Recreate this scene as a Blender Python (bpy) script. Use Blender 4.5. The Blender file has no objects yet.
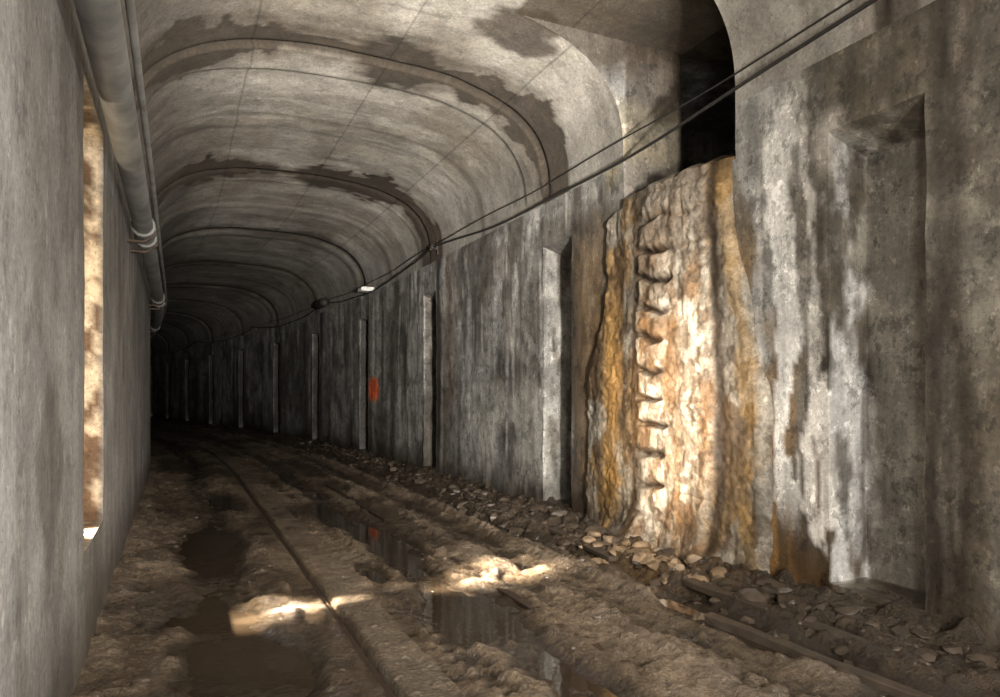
import bpy, math, random
import numpy as np
from mathutils import Vector
random.seed(7); np.random.seed(7)
scene = bpy.context.scene
scene.view_settings.view_transform = 'Standard'

# ---------------------------------------------------------------- noise
def _h(i, j, k):
    n = (i.astype(np.int64)*374761393 + j.astype(np.int64)*668265263 + k.astype(np.int64)*2147483647) & 0xffffffff
    n = ((n ^ (n >> 13)) * 1274126177) & 0xffffffff
    n = n ^ (n >> 16)
    return (n & 0xffff) / 65535.0
def vn(x, y, z):
    x, y, z = np.broadcast_arrays(np.asarray(x, float), np.asarray(y, float), np.asarray(z, float))
    i, j, k = np.floor(x), np.floor(y), np.floor(z)
    fx, fy, fz = x-i, y-j, z-k
    fx = fx*fx*(3-2*fx); fy = fy*fy*(3-2*fy); fz = fz*fz*(3-2*fz)
    i, j, k = i.astype(int)+1000, j.astype(int)+1000, k.astype(int)+1000
    def L(a, b, t): return a+(b-a)*t
    c00 = L(_h(i, j, k), _h(i+1, j, k), fx); c10 = L(_h(i, j+1, k), _h(i+1, j+1, k), fx)
    c01 = L(_h(i, j, k+1), _h(i+1, j, k+1), fx); c11 = L(_h(i, j+1, k+1), _h(i+1, j+1, k+1), fx)
    return L(L(c00, c10, fy), L(c01, c11, fy), fz)
def fbm(x, y, z, o=4):
    s = 0; a = .5; t = 0
    for q in range(o):
        s = s + a*vn(np.asarray(x)*2**q+q*7.3, np.asarray(y)*2**q+q*3.1, np.asarray(z)*2**q+q*5.7); t += a; a *= .5
    return s/t
def ss(a, b, x):
    t = np.clip((x-a)/(b-a), 0, 1); return t*t*(3-2*t)
def mix(c, d, m):
    d = np.asarray(d, float); m = np.asarray(m)[:, None]
    return c*(1-m)+d*m

# ---------------------------------------------------------------- tunnel layout
XR, XL = 4.71, -0.5
SP = 4.3               # spring height
def bend(y):
    y = np.asarray(y, float)
    a = np.clip(y-14, 0, 21)
    return .005*a*a + .21*np.clip(y-35, 0, None)
N0 = [-1.9, 3.18, 7.98]+[13.3+5.15*k for k in range(0, 11)]
NICHE = [(a, a+.8) for a in N0]
NZ0, NZ1, ND = .10, 3.70, .45
OY0, OY1, OZ = 5.0, 6.8, 3.8
JO = [3.5+5.1*k for k in range(-1, 14)]
JS = {1: .8, 2: .9, 3: 1.0, 4: .55, 5: 1.0, 6: .6}
WY0, WY1, WZ0, WZ1 = 4.75, 5.9, .68, 3.5

def merge(u, e, tol=.025):
    u = [v for v in u if all(abs(v-w) > tol for w in e)]
    return np.array(sorted(u+list(e)))
yu = list(np.arange(-4, 2.4, .12))+list(np.arange(2.4, 9.5, .04))+list(np.arange(9.5, 16, .06))+list(np.arange(16, 40, .2))+list(np.arange(40, 84, .7))

class MB:
    def __init__(s): s.v = []; s.f = []; s.n = 0
    def grid(s, P, mask=None, flip=False):
        a, b = P.shape[:2]; idx = np.arange(a*b).reshape(a, b)+s.n
        s.v.append(P.reshape(-1, 3)); s.n += a*b
        q = np.stack([idx[:-1, :-1], idx[1:, :-1], idx[1:, 1:], idx[:-1, 1:]], -1)
        if flip: q = q[..., ::-1]
        q = q[mask] if mask is not None else q.reshape(-1, 4)
        s.f.append(q)
    def patch(s, p0, p1, p2, p3, st=.07):
        p0, p1, p2, p3 = map(np.array, (p0, p1, p2, p3))
        n = max(2, int(max(np.linalg.norm(p1-p0), np.linalg.norm(p2-p3))/st)+1); m = max(2, int(max(np.linalg.norm(p3-p0), np.linalg.norm(p2-p1))/st)+1)
        u = np.linspace(0, 1, n)[:, None, None]; v = np.linspace(0, 1, m)[None, :, None]
        s.grid((p0*(1-u)+p1*u)*(1-v)+(p3*(1-u)+p2*u)*v)
    def build(s, name, mat, colfn, dispfn=None, smooth=True):
        S = np.concatenate(s.v); F = np.concatenate(s.f)
        P = S.copy()
        if dispfn: P = dispfn(P)
        P[:, 0] -= bend(P[:, 1])
        me = bpy.data.meshes.new(name)
        me.vertices.add(len(P)); me.vertices.foreach_set('co', P.ravel())
        me.loops.add(len(F)*4); me.loops.foreach_set('vertex_index', F.ravel().astype(np.int32))
        me.polygons.add(len(F)); me.polygons.foreach_set('loop_start', np.arange(0, len(F)*4, 4, dtype=np.int32))
        me.polygons.foreach_set('loop_total', np.full(len(F), 4, dtype=np.int32))
        me.update(calc_edges=True); me.validate()
        C, W = colfn(S)
        at = me.color_attributes.new('Col', 'FLOAT_COLOR', 'POINT')
        at.data.foreach_set('color', np.concatenate([np.clip(C, 0, 1), np.ones((len(C), 1))], 1).ravel())
        aw = me.attributes.new('wet', 'FLOAT', 'POINT'); aw.data.foreach_set('value', np.clip(W, 0, 1))
        av = me.attributes.new('suv', 'FLOAT_VECTOR', 'POINT'); av.data.foreach_set('vector', S.ravel())
        if smooth: me.polygons.foreach_set('use_smooth', np.ones(len(F), bool))
        o = bpy.data.objects.new(name, me); scene.collection.objects.link(o)
        me.materials.append(mat)
        return o

# ---------------------------------------------------------------- materials
class NT:
    def __init__(s, name):
        s.m = bpy.data.materials.new(name); s.m.use_nodes = True; s.t = s.m.node_tree; s.t.nodes.clear()
        s.out = s.n('ShaderNodeOutputMaterial'); s.b = s.n('ShaderNodeBsdfPrincipled'); s.l(s.b.outputs[0], s.out.inputs[0])
    def n(s, t): return s.t.nodes.new(t)
    def l(s, a, b): s.t.links.new(a, b)
    def attr(s, nm):
        a = s.n('ShaderNodeAttribute'); a.attribute_name = nm; return a
    def noise(s, vec, scale, det=6, rough=.6, mp=None):
        if mp:
            m = s.n('ShaderNodeMapping'); m.inputs['Scale'].default_value = mp; s.l(vec, m.inputs[0]); vec = m.outputs[0]
        k = s.n('ShaderNodeTexNoise'); k.inputs['Scale'].default_value = scale; k.inputs['Detail'].default_value = det
        k.inputs['Roughness'].default_value = rough; s.l(vec, k.inputs['Vector']); return k.outputs[0]
    def rng(s, v, a, b, c, d):
        r = s.n('ShaderNodeMapRange'); s.l(v, r.inputs[0])
        for i, q in enumerate((a, b, c, d)): r.inputs[i+1].default_value = q
        return r.outputs[0]
    def math(s, op, a, b=None):
        m = s.n('ShaderNodeMath'); m.operation = op
        for i, q in enumerate((a, b)):
            if q is None: continue
            if isinstance(q, (int, float)): m.inputs[i].default_value = q
            else: s.l(q, m.inputs[i])
        return m.outputs[0]
    def scale(s, col, v):
        m = s.n('ShaderNodeVectorMath'); m.operation = 'SCALE'; s.l(col, m.inputs[0]); s.l(v, m.inputs['Scale']); return m.outputs[0]
    def bump(s, h, st, dist):
        b = s.n('ShaderNodeBump'); b.inputs['Strength'].default_value = st; b.inputs['Distance'].default_value = dist
        s.l(h, b.inputs['Height']); s.l(b.outputs[0], s.b.inputs['Normal']); return b

def surf_mat(name, streak=1.0, bst=.5, bd=.03, lo=.6, hi=1.35, rdry=.85, rwet=.25, fine=28, seams=False, flo=.72, fhi=1.25):
    t = NT(name); v = t.attr('suv').outputs['Vector']; c = t.attr('Col').outputs['Color']; w = t.attr('wet').outputs['Fac']
    a = t.noise(v, 2.2, 8, .65); b = t.noise(v, fine, 5, .7)
    f = t.math('MULTIPLY', t.rng(a, .3, .7, lo, hi), t.rng(b, .3, .7, flo, fhi))
    if streak:
        k = streak
        st = t.noise(v, 4.5, 6, .65, (1, 1, .12)); f = t.math('MULTIPLY', f, t.rng(st, .44, .56, 1-.18*k, 1+.14*k))
        sp = t.noise(v, 55, 2, .5); f = t.math('MULTIPLY', f, t.rng(sp, .28, .36, .5, 1))
        p1 = t.noise(v, 1.7, 10, .72); f = t.math('MULTIPLY', f, t.rng(p1, .50, .52, 1, 1-.26*k))
        p2 = t.noise(v, 6.5, 8, .72, (1, 1, .8)); f = t.math('MULTIPLY', f, t.rng(p2, .56, .585, 1, 1-.42*k))
        p3 = t.noise(v, 11, 6, .72, (1, 1, .7)); f = t.math('MULTIPLY', f, t.rng(p3, .60, .625, 1, 1+.65*k))
    if seams:
        sx = t.n('ShaderNodeSeparateXYZ'); t.l(v, sx.inputs[0])
        fr = t.math('FRACT', t.math('MULTIPLY', t.math('ADD', sx.outputs[0], t.math('MULTIPLY', t.noise(v, 1.5), .03)), .62))
        d = t.math('ABSOLUTE', t.math('SUBTRACT', fr, .5))
        f = t.math('MULTIPLY', f, t.rng(d, .004, .012, .65, 1))
    t.l(t.scale(c, f), t.b.inputs['Base Color'])
    r = t.rng(w, 0, 1, rdry, rwet); t.l(r, t.b.inputs['Roughness'])
    h = t.math('ADD', t.math('MULTIPLY', a, .5), t.math('MULTIPLY', b, .35))
    h = t.math('ADD', h, t.math('MULTIPLY', t.noise(v, 9, 4, .6), .4))
    t.bump(h, bst, bd)
    return t.m
def plain(name, col, rough=.5, metal=0, var=.35, sc=12):
    t = NT(name); tc = t.n('ShaderNodeTexCoord'); a = t.noise(tc.outputs['Object'], sc, 6)
    rg = t.n('ShaderNodeRGB'); rg.outputs[0].default_value = (*col, 1)
    t.l(t.scale(rg.outputs[0], t.rng(a, .3, .7, 1-var, 1+var)), t.b.inputs['Base Color'])
    t.b.inputs['Roughness'].default_value = rough; t.b.inputs['Metallic'].default_value = metal
    t.bump(a, .3, .01); return t.m

M_wall = surf_mat('concrete_wall', 1.0); M_ceil = surf_mat('concrete_vault', .5, seams=True, lo=.8, hi=1.15)
M_left = surf_mat('concrete_left', .6, lo=.75, hi=1.2)
M_flow = surf_mat('flowstone', .7, bst=.9, bd=.04, lo=.7, hi=1.25, fine=24, rdry=.5, rwet=.22, flo=.5, fhi=1.35)
M_floor = surf_mat('mud', 0, bst=1, bd=.12, lo=.6, hi=1.4, rdry=.42, rwet=.10, fine=34, flo=.5, fhi=1.4)

# ---------------------------------------------------------------- colours
def wall_right_col(S):
    x, y, z = S.T; n = len(x)
    C = np.tile(np.array([.250, .243, .226]), (n, 1))
    a = fbm(x*.5, y*.7, z*.6, 6); C = mix(C, (.42, .415, .395), ss(.50, .56, a)*.6); C = mix(C, (.095, .085, .072), ss(.46, .39, a)*.75)
    a2 = fbm(x*2, y*2.2, z*1.6+5, 6); C = mix(C, (.10, .085, .066), ss(.55, .59, a2)*.55)
    s = fbm(x*.3+4, y*3.0, z*.22, 4); C = mix(C, (.075, .063, .048), ss(.57, .62, s)*.65)
    s2 = fbm(x*.3+14, y*4.0, z*.4, 5); C = mix(C, (.56, .54, .51), ss(.60, .65, s2)*.6)
    hz = np.abs(((z+.02*fbm(y, y*0, y*0))/.62) % 1-.5)
    C = mix(C, (.12, .11, .09), ss(.47, .5, hz)*.3)
    m = ss(6.9, 7.6, y)*ss(13, 11, y)*ss(2.0, 1.4, z)*ss(.1, .4, z); C = mix(C, (.44, .43, .39), m*.65*ss(.40, .50, fbm(y*1.4, z*1.4, 3)))
    m = ss(4.7, 3.9, y); C = mix(C, C*np.array([.74, .69, .60]), m)  # near stretch browner, and darkened in colour in place of dimmer light
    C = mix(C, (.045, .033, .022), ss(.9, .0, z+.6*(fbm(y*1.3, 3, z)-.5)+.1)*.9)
    C = mix(C, (.065, .052, .038), m*ss(.52, .57, fbm(y*1.5, z*.9, 31, 6))*.6)
    C = mix(C, C*.7, ss(15, 28, y))  # fading light down the tunnel painted into the wall colour
    for k, (a0, b0) in enumerate(NICHE):
        w = .06+.38*fbm(y*0+k, z*1.1, 5, 3)
        st = JS.get(k, .6)
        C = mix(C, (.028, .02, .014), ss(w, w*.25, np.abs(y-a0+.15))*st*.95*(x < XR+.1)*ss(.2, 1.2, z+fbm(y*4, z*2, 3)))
    C = mix(C, (.12, .07, .035), ss(.6, .0, np.abs(y-12.6))*ss(.4, .6, fbm(y*2, z, 1))*.6)
    m = ss(.75, .1, np.abs(y-4.85))*ss(3.9, 2.6, z); C = mix(C, (.17, .105, .04), m*ss(.38, .52, fbm(y*3, z*1, 7))*.85)
    m = ss(.7, .0, np.abs(y-7.45))*ss(4.4, 2.9, z); C = mix(C, (.14, .085, .035), m*ss(.33, .46, fbm(y*3, z*.7, 8))*.9)
    C = mix(C, (.10, .055, .022), ss(1.0, .4, np.abs(y-4.7))*ss(.8, .1, z+.4*(fbm(y*3, z*3, 3)-.5))*.85)
    C = mix(C, (.24, .13, .045), ss(.5, .1, np.abs(y-4.6))*ss(.55, .62, fbm(y*9, z*.6, 77, 3))*ss(3.2, 2.0, z)*.7)
    c0 = 4.44+.06*np.sin(z*2.3)+.16*(fbm(z*1.5, 2, 2)-.5)-.1*ss(1.5, .5, z)
    w = .09+.09*ss(1.8, 3.4, z)
    m = ss(1.05, .85, (np.abs(y-c0)+.34*(fbm(y*9, z*2.4, 1, 6)-.5))/w)*ss(.35, .9, z)*ss(4.35, 3.7, z); C = mix(C, (.90, .88, .84), m*.92)
    m = ss(.40, .2, np.abs(y-4.35))*ss(.57, .61, fbm(y*14, z*1.4, 33, 5))*ss(.4, .9, z)*ss(4.2, 3.6, z); C = mix(C, (.72, .69, .64), m*.7)
    m = ss(.48, .40, np.hypot((y-4.05)*2.6, (z-1.0)*.62)+.6*(fbm(y*8, z*6, 1, 6)-.5)); C = mix(C, (.84, .80, .74), m*.9)
    m = ss(.03, .01, np.abs(y-4.09+.02*np.sin(z*9)))*ss(.5, .65, z)*ss(1.3, 1.15, z); C = mix(C, (.10, .04, .02), m*.8)
    m = ss(.2, .05, np.abs(y-3.98))*ss(3.3, 3.8, z+.3*fbm(y*5, z*3, 1))*ss(3.95, 3.75, z); C = mix(C, (.5, .47, .43), m*.5)
    for (a0, b0) in NICHE:
        inn = (np.abs(y-b0) < .012)*(x > XR+.02)
        if b0 > 15: C = mix(C, (.045, .04, .034), inn*.9)  # distant jambs darkened in colour to counter the glare of the spots
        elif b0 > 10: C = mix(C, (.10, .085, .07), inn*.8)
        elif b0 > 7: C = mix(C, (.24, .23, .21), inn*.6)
        else: C = mix(C, (.62, .61, .59), inn*.85*ss(.36, .46, fbm(x*4, z*1.2, 2)))  # lit look of the near jamb painted into its colour
        C = mix(C, (.06, .045, .03), inn*ss(.52, .60, fbm(x*9, z*2, 12))*.7)
        back = (x > XR+ND-.03)*(y > a0)*(y < b0); C = mix(C, (.34, .32, .28), back*.6)
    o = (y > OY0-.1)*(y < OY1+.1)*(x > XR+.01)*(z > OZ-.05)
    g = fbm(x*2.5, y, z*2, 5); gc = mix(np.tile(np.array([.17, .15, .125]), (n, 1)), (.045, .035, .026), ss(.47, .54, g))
    C = np.where(o[:, None] > 0, gc, C); C = mix(C, (.02, .015, .01), (o*(x > XB-.01))*.9)  # cavity behind the opening coloured near black for its darkness
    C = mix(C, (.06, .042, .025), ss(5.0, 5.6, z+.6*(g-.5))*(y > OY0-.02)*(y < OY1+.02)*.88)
    m = ss(.45, .15, np.hypot((y-7.0)*1.2, (z-4.6)*.7)+.4*(fbm(y*4, z*4, 2, 5)-.5))*(1-o*.7); C = mix(C, (.42, .34, .17), m*.65)
    m = ss(.36, .2, np.hypot((y-18.0)*.6, z-1.75)+.2*(fbm(y*3, z*5, 2)-.5)); C = mix(C, (1, .17, .04), m)
    W = ss(.6, .0, z)*.7+ss(.55, .7, s)*.5
    return C, W
def ceil_col(S):
    x, y, z = S.T; n = len(x)
    C = np.tile(np.array([.43, .395, .34]), (n, 1))
    a = fbm(x*.8, y*.5, z*.8+3, 6); C = mix(C, (.56, .52, .465), ss(.5, .60, a)*.7); C = mix(C, (.25, .215, .17), ss(.46, .39, a)*.6)
    s = fbm(x*.35, y*2.5, z*.3, 4); C = mix(C, (.19, .16, .125), ss(.56, .62, s)*.4)
    C = mix(C, (.22, .21, .19), ss(4.2, 4.7, x)*.6)
    C = mix(C, (.09, .075, .06), ss(1.0, -.2, x)*.8)  # shade on the left haunch painted into the vault colour
    C = mix(C, C*.6, ss(13, 26, y))  # vault colour darkened with distance, as painted light falloff
    for k, J in enumerate(JO):
        st = JS.get(k, .6)
        r = fbm(x*1.2+k*9, k*3.3, 5, 4)
        w = .11+2.4*np.clip(r-.42, 0, 1)*st
        sgn = y-J-.06*np.sin(x*2+k)+.08
        m = ss(1, .95, np.abs(sgn)/np.maximum(w, .05)+1.4*(fbm(x*6, y*5, k, 6)-.5))*st
        C = mix(C, (.020, .014, .009), m*.97)
        m = ss(.9, .6, np.abs(sgn)/(w+.35)+.9*(fbm(x*3, y*3, k+7, 6)-.5)); C = mix(C, (.11, .085, .06), m*.55*st)
        m = ss(.10, .05, np.abs(y-J)); C = mix(C, (.04, .03, .02), m*.88)
        J2 = J+2.3; r2 = fbm(x*1.5+k*5, k*2.1, 1, 3)
        m = ss(.06+.5*np.clip(r2-.5, 0, 1), .015, np.abs(y-J2)); C = mix(C, (.08, .066, .05), m*.75)
    r = np.maximum(np.abs(x-2.35)/.35, np.abs(y-7.6)/.3); C = mix(C, (.13, .11, .09), ss(.9, .96, r)*ss(1.08, 1.0, r)*.7)
    C = mix(C, (.05, .035, .024), ss(.55, .42, np.hypot((x-3.5)*1., (y-7.1)*1.3)+.6*(fbm(x*3, y*3, 2, 6)-.5))*.8)
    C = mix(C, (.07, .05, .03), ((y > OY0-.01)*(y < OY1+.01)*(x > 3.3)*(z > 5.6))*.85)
    return C, np.zeros(n)
def left_col(S):
    x, y, z = S.T; n = len(x)
    C = np.tile(np.array([.29, .282, .27]), (n, 1))
    a = fbm(x, y*.9, z*.7+9, 6); C = mix(C, (.39, .375, .36), ss(.49, .58, a)*.6); C = mix(C, (.17, .157, .14), ss(.47, .38, a)*.55)
    s = fbm(x, y*3, z*.3+2, 4); C = mix(C, (.16, .14, .12), ss(.56, .66, s)*.45)
    C = mix(C, (.08, .062, .045), ss(.85, .05, z+.6*(fbm(y*2, 3, z)-.5))*.85)
    m = ss(.35, .25, np.hypot(y-3.55, (z-1.15)*.6)+.4*(fbm(y*3, z*3, 5, 6)-.5)); C = mix(C, (.10, .085, .07), m*.6)
    e = np.maximum(np.maximum(WY0-y, y-WY1), np.maximum(WZ0-z, z-WZ1)); C = mix(C, (.17, .13, .09), ss(.14, .0, e+.2*(fbm(y*6, z*6, 3)-.4))*.6)
    inn = x < XL-.01; c2 = mix(np.tile(np.array([.60, .48, .34]), (n, 1)), (.13, .075, .04), ss(.45, .54, fbm(x*6, y*6, z*5)))
    C = np.where(inn[:, None], c2, C)
    C = mix(C, (.62, .6, .56), ss(.035, .01, np.abs(y-8.3-.05*np.sin(z*3)))*ss(.7, 1.2, z)*ss(3, 2, z)*.7)
    return C, ss(.5, .0, z)*.5

# ---------------------------------------------------------------- right wall
XB = 5.55
ee = [v for p in NICHE for v in p]+[OY0, OY1]
ys = merge(yu, ee, .018); zs = merge(list(np.arange(-.2, SP-.01, .05)), [NZ0, NZ1, OZ, SP])
mb = MB()
Y, Z = np.meshgrid(ys, zs, indexing='ij'); P = np.stack([np.full_like(Y, XR), Y, Z], -1)
yc = (ys[:-1]+ys[1:])/2; zc = (zs[:-1]+zs[1:])/2
mask = np.ones((len(yc), len(zc)), bool)
zin = (zc > NZ0)*(zc < NZ1)
for a, b in NICHE: mask[np.ix_((yc > a)*(yc < b), zin)] = False
mask[np.ix_((yc > OY0)*(yc < OY1), zc > OZ)] = False
mb.grid(P, mask)
for a, b in NICHE:
    x0, x1 = XR, XR+ND; s1 = .14
    mb.patch((x0, b, NZ0), (x1, b, NZ0), (x1, b, NZ1-s1), (x0, b, NZ1), .05)
    mb.patch((x0, a, NZ0), (x1, a, NZ0), (x1, a, NZ1-s1), (x0, a, NZ1))
    mb.patch((x1, a, NZ0), (x1, b, NZ0), (x1, b, NZ1-s1), (x1, a, NZ1-s1), .05)
    mb.patch((x0, a, NZ0), (x1, a, NZ0), (x1, b, NZ0), (x0, b, NZ0))
    mb.patch((x0, a, NZ1), (x1, a, NZ1-s1), (x1, b, NZ1-s1), (x0, b, NZ1))
A, B, CX, E = (XR-XL)/2, 1.5, (XR+XL)/2, 2.8
th = np.linspace(0, math.pi, 141)
ax = CX+A*np.sign(np.cos(th))*np.abs(np.cos(th))**(2/E); az = SP+B*np.abs(np.sin(th))**(2/E)
ax[0] = XR; ax[-1] = XL; az[0] = az[-1] = SP
ic = int(np.argmin(np.abs(ax[:70]-3.4))); SOF = az[ic]
for yy in (OY0, OY1):
    prof = np.stack([ax[:ic+1], np.full(ic+1, yy), az[:ic+1]], -1)
    top = prof.copy(); top[:, 2] = SOF
    u = np.linspace(0, 1, 12)[None, :, None]
    mb.grid(prof[:, None]*(1-u)+top[:, None]*u)
    mb.patch((XR, yy, OZ), (XB, yy, OZ), (XB, yy, SOF), (XR, yy, SOF), .05)
mb.patch((XR, OY0, OZ), (XB, OY0, OZ), (XB, OY1, OZ), (XR, OY1, OZ))
v0, v1, v2 = XB, 8.2, 8.6
mb.patch((v0, OY0, OZ), (v1, OY0, OZ), (v1, v2, OZ), (v0, v2, OZ), .15)
mb.patch((v0, OY0, SOF), (v1, OY0, SOF), (v1, v2, SOF), (v0, v2, SOF), .15)
mb.patch((v1, OY0, OZ), (v1, v2, OZ), (v1, v2, SOF), (v1, OY0, SOF), .15)
mb.patch((v0, v2, OZ), (v1, v2, OZ), (v1, v2, SOF), (v0, v2, SOF), .15)
mb.patch((v0, OY0, OZ), (v1, OY0, OZ), (v1, OY0, SOF), (v0, OY0, SOF), .15)
mb.patch((v0, OY1, OZ), (v0, v2, OZ), (v0, v2, SOF), (v0, OY1, SOF), .15)
def wdisp(P):
    P = P.copy(); x, y, z = P.T
    d = .03*(fbm(x, y*.8, z*.8, 3)-.5)*2+.012*(fbm(x*8, y*8, z*8, 2)-.5)*2
    P[:, 0] += d*ss(4.3, 4.0, z); P[:, 1] += .015*(fbm(z*2.5, x, y, 3)-.5)*2*(z < 3.78)
    return P
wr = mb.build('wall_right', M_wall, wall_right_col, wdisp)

# ceiling
ysc = merge(yu, [OY0, OY1]+[v for J in JO for v in (J-.05, J-.02, J+.02, J+.05)], .012)
mb = MB()
P = np.zeros((len(ysc), len(ax), 3)); P[..., 0] = ax; P[..., 2] = az; P[..., 1] = ysc[:, None]
mask = np.ones((len(ysc)-1, len(ax)-1), bool); yc = (ysc[:-1]+ysc[1:])/2
mask[np.ix_((yc > OY0)*(yc < OY1), np.arange(len(ax)-1) < ic)] = False
mb.grid(P, mask)
mb.patch((ax[ic], OY0, SOF), (XB, OY0, SOF), (XB, OY1, SOF), (ax[ic], OY1, SOF))
def cdisp(P):
    P = P.copy(); x, y, z = P.T
    d = np.zeros(len(x))
    for k, J in enumerate(JO):
        t = np.abs(y-J); d += .035*ss(.05, .02, t)
        q = (.6 if k % 2 else 1.3)
        d += -.03*q*ss(J+.05, J+.08, y)*ss(J+.75, J+.6, y)
        d += -.02/q*ss(J+2.28, J+2.33, y)*ss(J+2.9, J+2.7, y)
    d += .03*(fbm(x*1.3, y*1.3, z*1.3, 3)-.5)*2
    k = ss(SP, SP+.3, z)*(1-((y > OY0-.1)*(y < OY1+.1)*(x > 3.0)))
    vx, vz = x-CX, (z-3.2)*1.0; L = np.hypot(vx, vz); d = d*k
    P[:, 0] += vx/L*d; P[:, 2] += vz/L*d
    return P
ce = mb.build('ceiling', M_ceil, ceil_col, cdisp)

# left wall
ysl = merge(yu, [WY0, WY1]); zsl = merge(list(np.arange(-.2, SP-.01, .06)), [WZ0, WZ1, SP])
mb = MB(); Y, Z = np.meshgrid(ysl, zsl, indexing='ij'); P = np.stack([np.full_like(Y, XL), Y, Z], -1)
yc = (ysl[:-1]+ysl[1:])/2; zc = (zsl[:-1]+zsl[1:])/2; mask = np.ones((len(yc), len(zc)), bool)
mask[np.ix_((yc > WY0)*(yc < WY1), (zc > WZ0)*(zc < WZ1))] = False
mb.grid(P, mask)
xo = XL-.55
for yy in (WY0, WY1): mb.patch((XL, yy, WZ0), (xo, yy, WZ0), (xo, yy, WZ1), (XL, yy, WZ1), .04)
for zz in (WZ0, WZ1): mb.patch((XL, WY0, zz), (xo, WY0, zz), (xo, WY1, zz), (XL, WY1, zz), .05)
def ldisp(P):
    P = P.copy(); x, y, z = P.T
    P[:, 0] += .02*(fbm(x, y, z, 3)-.5)
    e = ((x < XL+.01)*(y > WY0-.03)*(y < WY1+.03)*(z > WZ0-.03)*(z < WZ1+.03))
    P[:, 1] += e*.16*(fbm(z*5, x*3, y*1, 4)-.5)
    return P
wl = mb.build('wall_left', M_left, left_col, ldisp)

# ---------------------------------------------------------------- floor
PUD = [(.32, 7.9, .38, 1.7), (.36, 4.5, .48, .80), (2.1, 7.4, .28, 1.3), (2.0, 4.9, .42, .75), (1.85, 9.6, .2, 1.2), (3.5, 3.8, .20, 1.0), (.7, 11.5, .3, 1.2), (.25, 5.5, .4, .25), (2.75, 5.5, .18, .4), (.88, 5.2, .1, .2), (1.6, 6.3, .12, .5)]
R1, R2 = 1.02, 2.455
def hfun(x, y):
    h = .07*(fbm(x*1.4, y*.7, 0, 4)-.5)+.06*(fbm(x*6, y*4, 2, 4)-.5)+.065*(fbm(x*16, y*13, 4, 2)-.5)
    for cx, rx, d in ((.35, .28, .045), (2.0, .30, .045), (3.05, .16, .03), (1.62, .1, .02)):
        h = h-d*ss(1, .2, np.abs(x-cx-.05*np.sin(y*.8))/rx)
    for cx, rx, d in ((1.75, .12, .02), (2.75, .2, .05), (2.25, .1, .02), (.78, .12, .02), (3.35, .12, .06)):
        h = h+d*ss(1, 0, np.abs(x-cx-.04*np.sin(y*1.1+cx))/rx)*(.3+1.2*fbm(x*2, y*2, 9, 2))
    for cx in (1.62, 2.0, 2.95):
        h = h+.018*np.sin(y*38+np.abs(x-cx)*40)*ss(.15, .05, np.abs(x-cx))*ss(.42, .55, fbm(x, y*.5, 7, 2))
    for p in PUD:
        e = np.hypot((x-p[0])/p[2], (y-p[1])/p[3])+.8*(fbm(x*3.5, y*2.8, 5, 5)-.5)
        h = h*(1-ss(1.1, .8, e)*.6)-.06*ss(1.15, .65, e)
    m = ss(.17, .15, np.abs(x-1.24)); h = h*(1-m*.65)+.012*m
    m = ss(.09, .07, np.abs(x-.91)); h = h*(1-m*.4)
    h = h*(1-ss(.10, .06, np.abs(x-R1))*.6)-.05*ss(.030, .020, np.abs(x-R1-.036))
    h = h-.05*ss(.036, .024, np.abs(x-R2+.036))*ss(.52, .58, fbm(x*0, y*.6, 3, 3))
    h = h-.10*ss(.25, .05, np.abs(x-3.75+.08*np.sin(y*.9)))
    h = h-.03*ss(3.6, 4.2, x)+.14*ss(4.2, 4.75, x)*fbm(x*6, y*6, 4, 3)+.20*ss(3.7, 4.1, x)*(fbm(x*9, y*8, 14, 3)-.42)
    h = h+.05*ss(-.15, -.5, x)*(.5+fbm(x*5, y*4, 1, 2))
    return h
def floor_col(S):
    x, y, z = S.T; n = len(x)
    C = np.tile(np.array([.098, .072, .048]), (n, 1))
    a = fbm(x*1.5, y*.8, 3, 5); C = mix(C, (.168, .129, .092), ss(.5, .60, a)*.7); C = mix(C, (.040, .029, .019), ss(.5, .40, a)*.8)
    C = mix(C, (.024, .017, .011), ss(.002, -.038, z)*.88)
    C = mix(C, (.19, .148, .108), ss(.02, .06, z)*.6*(x < 3.7))
    m = ss(.17, .13, np.abs(x-1.24)); C = mix(C, (.155, .124, .092), m*.6*ss(.40, .55, fbm(x*4, y*3, 9, 4)))
    C = mix(C, (.046, .034, .023), ss(3.5, 4.1, x)*.85)
    m = ss(.7, .2, np.hypot((x-4.3)*1., (y-5.6)*.5)); C = mix(C, (.18, .11, .05), m*.5)
    W = ss(.02, -.04, z)*.9+.45+ss(.5, .6, fbm(x*2, y*1.5, 8, 3))*.5
    return C, W
mb = MB()
xs = np.arange(XL-.12, XR+.16, .026)
yf = np.concatenate([np.arange(-4, 2.4, .12), np.arange(2.4, 9, .026), np.arange(9, 14, .045), np.arange(14, 30, .12), np.arange(30, 84, .7)])
X, Y = np.meshgrid(xs, yf, indexing='ij'); mb.grid(np.stack([X, Y, hfun(X, Y)], -1), flip=False)
fl = mb.build('floor', M_floor, floor_col)
WL = -.048
mb = MB(); yw = np.arange(-3, 60, .5); X, Y = np.meshgrid([XL+.02, 3.6], yw, indexing='ij'); mb.grid(np.stack([X, Y, X*0+WL], -1))
t = NT('muddy_water'); t.b.inputs['Base Color'].default_value = (.028, .020, .013, 1); t.b.inputs['Roughness'].default_value = .03; t.b.inputs['IOR'].default_value = 1.8
tc = t.attr('suv').outputs['Vector']; t.bump(t.noise(tc, 7, 2), .10, .01)
mb.build('puddle_water', t.m, lambda S: (np.tile([.04, .03, .02], (len(S), 1)), np.ones(len(S))))

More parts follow.
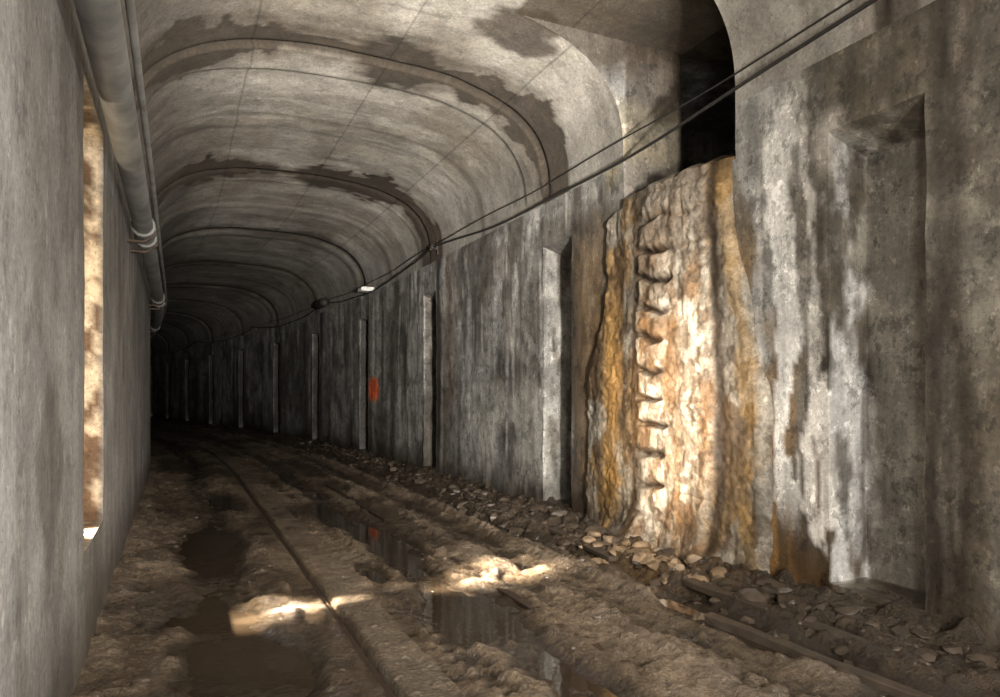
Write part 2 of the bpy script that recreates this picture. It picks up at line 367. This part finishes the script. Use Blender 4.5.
# ---------------------------------------------------------------- flowstone
def ledge_phase(Yg, zg):
    return (zg+.09*(fbm(Yg*2.5, zg*.8, 2, 2)-.5)*2+.05*(fbm(Yg*8, zg*4, 5, 2)-.5)+.14*(fbm(zg*1.7, 12, 5, 2)-.5))/.31
def cen_mask(Yg, zg):
    return ss(5.18, 5.30, Yg+.06*np.sin(zg*1.3)+.08*(fbm(zg*3, 5, 2, 2)-.5))*ss(6.42, 6.30, Yg+.04*np.sin(zg*2)+.10*(fbm(zg*3, 1, 2, 2)-.5))
def led_mask(Yg, zg):
    return ss(5.78, 5.98, Yg+.04*np.sin(zg*3)+.35*(fbm(zg*2.5, 8, 2, 2)-.5))*ss(6.44, 6.34, Yg)*ss(.2, .5, zg)*ss(3.7, 3.3, zg)
fy = np.arange(4.42, 7.75, .016); nv1 = 330; nv2 = 30
V = np.concatenate([np.linspace(-.15, 3.84, nv1), 3.84+np.linspace(.02, .75, nv2)])
def flow_depth(Yg, zg):
    D = .03+.03*fbm(Yg*1.2, zg*.5, 1, 3)
    D = D+.05*(fbm(Yg*4.5, zg*.35, 6, 4)-.3)*1.3
    D = D+.05*(fbm(Yg*5, zg*4, 16, 4)-.5)
    cen = cen_mask(Yg, zg); D = D+.04*cen
    ph = ledge_phase(Yg, zg); saw = ph-np.floor(ph); led = led_mask(Yg, zg)
    prof = np.minimum(1, np.minimum(saw/.25, (1-saw)/.12))
    D = D+led*(.085*(prof-.8)*(.7+.7*vn(np.floor(ph)*3.1, 2, Yg*4)))
    D = D+cen*(1-led)*.022*(prof-.5)*ss(.4, .55, fbm(Yg*2, zg*2, 55, 2))
    D = D+cen*(1-led)*.04*(fbm(Yg*8, zg*1.8, 44, 3)-.5)
    D = D+.05*(fbm(Yg*7, zg*6, 2, 4)-.5)*cen+.035*(fbm(Yg*16, zg*14, 2, 3)-.5)
    D = D+(.26*np.exp(-np.clip(zg, 0, 9)/.18)*(.2+1.3*fbm(Yg*2.5, zg*3, 1, 3)))*ss(4.7, 5.4, Yg)*ss(7.6, 6.2, Yg)
    return D
Yg, Vg = np.meshgrid(fy, V, indexing='ij'); zg = np.minimum(Vg, 3.84); inn = np.clip(Vg-3.84, 0, None)
lo = 4.50+.48*ss(1.2, 3.8, zg)+.14*(fbm(zg*2, 1, 1, 4)-.5); hi_ = 7.60-.44*ss(1.6, 3.0, zg)+.10*(fbm(zg*2, 9, 1, 4)-.5)
hi_ = hi_-.18*ss(3.6, 3.84, zg)
env = ss(0, .22, Yg-lo)*ss(0, .12, hi_-Yg)
D = flow_depth(Yg, zg)
fade = np.where(Yg > OY1-.04, ss(3.84, 3.68, zg), 1-.3*ss(3.6, 3.84, zg))
xw = XR+.035-(D+.05)*env*fade
xg = np.where(inn > 0, xw+inn*1.15, xw)
zz = np.where(inn > 0, 3.84+.22*(fbm(Yg*3, inn*3, 8, 3)-.25)*env*np.minimum(1, inn/.12)+.07*(fbm(Yg*5, 4, 4, 4)-.35), zg+.07*(fbm(Yg*5, 4, 4, 4)-.35)*ss(3.4, 3.84, zg))
mb = MB(); mk = (env[:-1, :-1] > .0)*((Yg[:-1, :-1] < OY1-.02)*(Yg[1:, 1:] > OY0+.02)*(Yg[1:, 1:] < OY1-.01) | (Vg[1:, 1:] <= 3.8))
mb.grid(np.stack([xg, Yg, zz], -1), mk)
def flow_col(S):
    x, y, z = S.T; n = len(x)
    C = np.tile(np.array([.22, .150, .082]), (n, 1))
    a = fbm(y*5, z*.6, 3, 5); C = mix(C, (.33, .21, .09), ss(.50, .60, a)*.7); C = mix(C, (.09, .06, .035), ss(.50, .40, a)*.85)
    g = fbm(y*2.4, z*1.6, 8, 6); C = mix(C, (.30, .275, .23), ss(.48, .55, g)*.8)
    g = fbm(y*7, z*6, 18, 4); C = mix(C, (.06, .042, .026), ss(.55, .64, g)*.65)
    cen = cen_mask(y, z)
    b = fbm(y*4, z*2.6, 5, 5); cc = mix(np.tile(np.array([.54, .44, .33]), (n, 1)), (.74, .66, .54), ss(.48, .57, b)); cc = mix(cc, (.33, .21, .12), ss(.46, .38, b))
    st = fbm(y*9, z*1.2, 41, 4); cc = mix(cc, (.42, .24, .10), ss(.56, .64, st)*.6)
    b2 = fbm(y*9, z*8, 7, 4); cc = mix(cc, (.20, .13, .075), ss(.55, .61, b2)*.7)
    up = ss(2.3, 3.5, z); cc = mix(cc, (.23, .195, .155), up*.8)
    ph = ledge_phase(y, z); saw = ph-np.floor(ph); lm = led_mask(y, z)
    cc = mix(cc, (.05, .03, .018), lm*ss(.22, .06, saw)*.93); cc = mix(cc, (.05, .034, .022), lm*ss(.90, .97, saw)*.8)  # shade under and between the ledges painted into the colour
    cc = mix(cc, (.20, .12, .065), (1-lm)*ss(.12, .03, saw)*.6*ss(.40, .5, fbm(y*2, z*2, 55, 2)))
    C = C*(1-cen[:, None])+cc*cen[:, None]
    C = mix(C, (.05, .034, .022), ss(.09, .02, np.abs(y-5.17+.06*np.sin(z*1.3)))*.9)
    C = mix(C, (.09, .055, .03), ss(.12, .02, np.abs(y-6.44))*.8)
    m = ss(.12, .02, np.abs(y-4.75-.35*ss(1.2, 3.8, z))+.25*(fbm(y*5, z*4, 1, 4)-.5)); C = mix(C, (.36, .22, .08), m*.5)
    C = mix(C, (.42, .24, .08), ss(.25, .08, np.abs(y-6.95)+.2*(fbm(y*5, z*3, 3, 4)-.5))*ss(3.4, 2.0, z)*.65)
    C = mix(C, (.11, .07, .04), ss(.5, .0, z)*ss(.4, .55, fbm(y*4, z*4, 2))*.7)
    C = mix(C, (.08, .06, .04), (x > XR+.05)*.7)
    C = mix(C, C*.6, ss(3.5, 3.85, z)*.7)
    return C, np.clip(ss(.4, .6, a)*.6+.2, 0, 1)
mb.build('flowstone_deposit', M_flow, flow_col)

# ---------------------------------------------------------------- helpers for swept things
def sweep_poly(name, prof, ylist, x0, z0fn, mat, smooth=False):
    vs = []; fs = []; n = len(prof)
    for y in ylist:
        xb = x0-float(bend(y)); z0 = z0fn(y)
        for dx, dz in prof: vs.append((xb+dx, y, z0+dz))
    for i in range(len(ylist)-1):
        for j in range(n):
            a = i*n+j; b = i*n+(j+1) % n; fs.append((a, b, b+n, a+n))
    fs.append(tuple(range(n))[::-1]); fs.append(tuple((len(ylist)-1)*n+j for j in range(n)))
    me = bpy.data.meshes.new(name); me.from_pydata(vs, [], fs); me.materials.append(mat)
    if smooth:
        for p in me.polygons: p.use_smooth = True
    o = bpy.data.objects.new(name, me); scene.collection.objects.link(o); return o
def circ(r, n=20): return [(r*math.cos(2*math.pi*i/n), r*math.sin(2*math.pi*i/n)) for i in range(n)]
def parent_to(name, objs):
    e = bpy.data.objects.new(name, None); scene.collection.objects.link(e)
    for o in objs: o.parent = e
    return e
M_rail = plain('rusty_rail', (.05, .034, .024), .45, .5)
M_pipe = plain('galvanised_pipe', (.24, .24, .23), .5, .25, .4, 4)
M_cable = plain('black_cable', (.02, .018, .016), .6)
M_iron = plain('rusted_iron', (.08, .05, .035), .7, .3)
M_rock = plain('rubble_stone', (.055, .041, .029), .5, 0, .6, 5)
M_wood = plain('wet_timber', (.05, .037, .026), .6, 0, .5, 6)

railp = [(-.036, 0), (.036, 0), (.036, -.025), (.010, -.04), (.008, -.12), (.065, -.14), (.065, -.152), (-.065, -.152), (-.065, -.14), (-.008, -.12), (-.010, -.04), (-.036, -.025)]
yl = list(np.arange(-3, 80, .5))
for r in (R1, R2): sweep_poly('rail', railp, yl, r, lambda y: -.014, M_rail)

yl = list(np.arange(-3, 70, .4))
parts = [sweep_poly('main_pipe', circ(.095, 28), yl, -.335, lambda y: 3.4, M_pipe, True)]
for yy in (1.0, 8.4, 9.0, 14.4, 15.0, 20.4, 26.4):
    parts.append(sweep_poly('collar', circ(.118, 28), [yy-.07, yy-.055, yy+.055, yy+.07], -.335, lambda y: 3.4, M_pipe, True))
    parts.append(sweep_poly('bracket', [(-.19, -.14), (.0, -.14), (.12, -.05), (.12, .02), (.09, .02), (.09, -.04), (-.01, -.118), (-.19, -.118)], [yy+.15, yy+.19], -.335, lambda y: 3.4, M_iron))
parts.append(sweep_poly('conduit', circ(.022, 14), yl, -.21, lambda y: 3.50+.02*math.sin(y*1.1), M_pipe, True))
parent_to('ventilation_pipe', parts)

def cable(name, pts, r):
    cu = bpy.data.curves.new(name, 'CURVE'); cu.dimensions = '3D'; cu.bevel_depth = r; cu.bevel_resolution = 3
    s = cu.splines.new('POLY'); s.points.add(len(pts)-1)
    for p, q in zip(s.points, pts): p.co = (*q, 1)
    cu.materials.append(M_cable); o = bpy.data.objects.new(name, cu); scene.collection.objects.link(o); return o
sup = [-3.5, 2.6, 13.2, 22.6, 32, 42, 52, 62]
def cz(y, z, sag):
    for a, b in zip(sup[:-1], sup[1:]):
        if a <= y <= b:
            t = (y-a)/(b-a); return z-sag*4*t*(1-t)
    return z
ycb = np.arange(-3.5, 62, .25); cab = []
for i, (x0, z0, sg, r, w) in enumerate([(4.60, 4.55, .28, .017, 0), (4.64, 4.60, .06, .009, 1)]):
    cab.append(cable('cable_%d' % (i+1), [(x0-.02*math.sin(y*.5+w)-float(bend(y)), y, cz(y, z0, sg)+.015*math.sin(y*1.7+w*2)) for y in ycb], r))
for yy in sup[2:]:
    cab.append(sweep_poly('hanger', [(.13, .22), (.13, -.10), (.09, -.10), (.09, .0), (-.06, -.03), (-.06, .0), (.07, .04), (.09, .22)], [yy-.02, yy+.02], 4.6, lambda y: 4.5, M_iron))
    cab.append(sweep_poly('insulator', circ(.06, 12), [yy-.06, yy-.03, yy+.03, yy+.06], 4.6, lambda y: 4.54, M_cable, True))
cab.append(sweep_poly('splice_box', circ(.14, 12), [22.1, 22.3, 22.75, 22.95], 4.5, lambda y: 4.5, M_cable, True))
parent_to('overhead_cable', cab)

M_wht = plain('white_enamel', (.7, .7, .66), .4)
parent_to('wall_lamp', [sweep_poly('housing', [(-.20, -.05), (.14, -.05), (.14, .05), (-.17, .05), (-.20, .02)], [17.9, 18.2], XR-.14, lambda y: 4.35, M_wht),
    sweep_poly('arm', [(-.02, .05), (.14, .05), (.14, .09), (-.02, .09)], [18.0, 18.1], XR-.12, lambda y: 4.35, M_iron)])

# rubble
import bmesh
def rocks(name, spots, mat):
    bm = bmesh.new()
    for (x, y, z, r) in spots:
        ret = bmesh.ops.create_icosphere(bm, subdivisions=2, radius=1)
        sx, sy, sz = r*random.uniform(.7, 1.4), r*random.uniform(.7, 1.5), r*random.uniform(.4, .7)
        ang = random.random()*6; ca, sa = math.cos(ang), math.sin(ang); cuts = [(Vector((random.uniform(-1, 1), random.uniform(-1, 1), random.uniform(-.6, 1))).normalized(), random.uniform(.3, .7)) for _ in range(8)]
        for v in ret['verts']:
            p = v.co.copy()
            for nrm, dd in cuts:
                e = p.dot(nrm)
                if e > dd: p -= nrm*(e-dd)
            p = Vector((p.x*sx, p.y*sy, p.z*sz)); p = Vector((p.x*ca-p.y*sa, p.x*sa+p.y*ca, p.z))
            v.co = p+Vector((x-float(bend(y)), y, z))
    me = bpy.data.meshes.new(name); bm.to_mesh(me); bm.free(); me.materials.append(mat)
    o = bpy.data.objects.new(name, me); scene.collection.objects.link(o); return o
def hz(x, y): return float(hfun(np.array([x]), np.array([y]))[0])
sp = []
for i in range(900):
    y = random.uniform(2.3, 24) if i % 3 else random.uniform(3.0, 11); x = XR-.12-abs(random.gauss(0, .40)); r = random.choice([.03, .04, .05, .07, .10, .13])
    x = min(x, XR-r*1.5-.05); sp.append((x, y, hz(x, y)-r*.15, r))
for i in range(110):
    y = random.uniform(2.4, 12); x = random.uniform(-.4, 4.2); r = random.uniform(.012, .035); sp.append((x, y, hz(x, y), r))
for i in range(50):
    y = random.uniform(2.5, 12); x = XL+.1+abs(random.gauss(0, .1)); r = random.uniform(.02, .04); sp.append((x, y, hz(x, y), r))
rocks('rubble', sp, M_rock)
sp = []
for i in range(60):
    y = random.gauss(5.9, .6); x = 4.33-abs(random.gauss(0, .2)); r = random.uniform(.03, .12); sp.append((x, y, hz(x, y)+r*.1, r))
M_ochre = plain('ochre_stone', (.20, .14, .085), .6, 0, .7, 7); rocks('fallen_flowstone_rubble', sp, M_ochre)
def plank(p, l, w, h, rz, ry):
    bm = bmesh.new(); bmesh.ops.create_cube(bm, size=1)
    for v in bm.verts: v.co = Vector((v.co.x*w, v.co.y*l, v.co.z*h))
    bmesh.ops.subdivide_edges(bm, edges=[e for e in bm.edges if abs((e.verts[0].co-e.verts[1].co).y) > .1], cuts=8)
    for v in bm.verts: v.co += Vector([random.uniform(-.006, .006) for _ in range(3)])
    bmesh.ops.bevel(bm, geom=bm.edges[:], offset=.006, segments=1, affect='EDGES')
    me = bpy.data.meshes.new('timber_plank'); bm.to_mesh(me); bm.free(); me.materials.append(M_wood)
    o = bpy.data.objects.new('timber_plank', me); o.location = p; o.rotation_euler = (ry, 0, rz); scene.collection.objects.link(o)
plank((4.05, 3.9, -.03), 1.9, .12, .06, .03, .01)
plank((4.0, 6.6, -.02), 1.5, .12, .05, -.08, .02)
plank((3.55, 3.2, -.03), 1.6, .08, .08, .05, 0)

# ---------------------------------------------------------------- lights
def spot(name, loc, tgt, e, size, blend=1, rad=.05, col=(1, .8, .55)):
    l = bpy.data.lights.new(name, 'SPOT'); l.energy = e; l.spot_size = math.radians(size); l.spot_blend = blend; l.shadow_soft_size = rad; l.color = col
    o = bpy.data.objects.new(name, l); o.location = loc; o.rotation_euler = (Vector(tgt)-Vector(loc)).to_track_quat('-Z', 'Y').to_euler(); scene.collection.objects.link(o)
def point(name, loc, e, rad, col):
    l = bpy.data.lights.new(name, 'POINT'); l.energy = e; l.shadow_soft_size = rad; l.color = col
    o = bpy.data.objects.new(name, l); o.location = loc; scene.collection.objects.link(o)
LP = (-2.4, 5.3, 2.3)
spot('lamp_flowstone', (-2.4, 5.3, 2.0), (4.5, 5.85, 1.4), 3500, 23, 1, .08, (1, .82, .62))
for tx, e, s in ((.1, 8000, 4), (.45, 18000, 4), (.75, 48000, 3.4), (1.0, 36000, 3.4), (1.2, 10000, 3.5), (.5, 13000, 12)):
    spot('lamp_floor_beam', LP, (tx, 5.42, 0), e, s, 1, .03, (1, .86, .66))
for tx, ty, e, s in ((2.8, 5.75, 110000, 3.0), (2.6, 5.6, 36000, 3), (2.3, 5.6, 25000, 3), (2.0, 5.6, 19000, 3), (2.7, 6.1, 15000, 4.5), (2.4, 5.7, 15000, 9)):
    spot('lamp_floor_beam', LP, (tx, ty, 0), e, s, 1, .03, (1, .86, .66))
point('lamp_jamb', (-1.5, 5.2, 2.0), 80, .1, (1, .84, .6))
WC = (1, .945, .865)
point('camera_fill', (1.5, -2.4, 2.4), 1750, .2, WC)  # added fill behind the camera, not a fixture of the tunnel
point('camera_fill', (1.3, .2, 1.0), 280, .2, WC)  # added near fill, out of view beside the camera
spot('tunnel_fill_spot', (1.4, -2.0, 1.6), (2.6, 10, 5.6), 12500, 42, 1, .2, WC)  # these spots are added behind the camera to brighten vault, wall and floor
spot('tunnel_fill_spot', (1.2, -2.0, 2.0), (4.6, 11.0, 2.0), 7000, 34, 1, .2, WC)
spot('tunnel_fill_spot', (2.0, -2.0, 2.6), (1.0, 30, 3.0), 4500, 14, 1, .2, WC)
spot('tunnel_fill_spot', (2.0, -2.0, 4.2), (1.8, 8, 0), 4500, 44, 1, .2, (1, .92, .81))
w = bpy.data.worlds.new('world'); scene.world = w; w.use_nodes = True
w.node_tree.nodes['Background'].inputs[0].default_value = (.5, .5, .5, 1); w.node_tree.nodes['Background'].inputs[1].default_value = .02

# ---------------------------------------------------------------- camera
F = 700.0; yaw = math.atan((500-178)/F)
cd = bpy.data.cameras.new('camera'); cd.sensor_width = 36; cd.lens = F/1000*36; cd.shift_y = (395-348.5)/1000; cd.clip_start = .02; cd.clip_end = 300
co = bpy.data.objects.new('camera', cd); co.location = (0, 0, 1.6); co.rotation_euler = (math.pi/2, 0, -yaw); scene.collection.objects.link(co); scene.camera = co
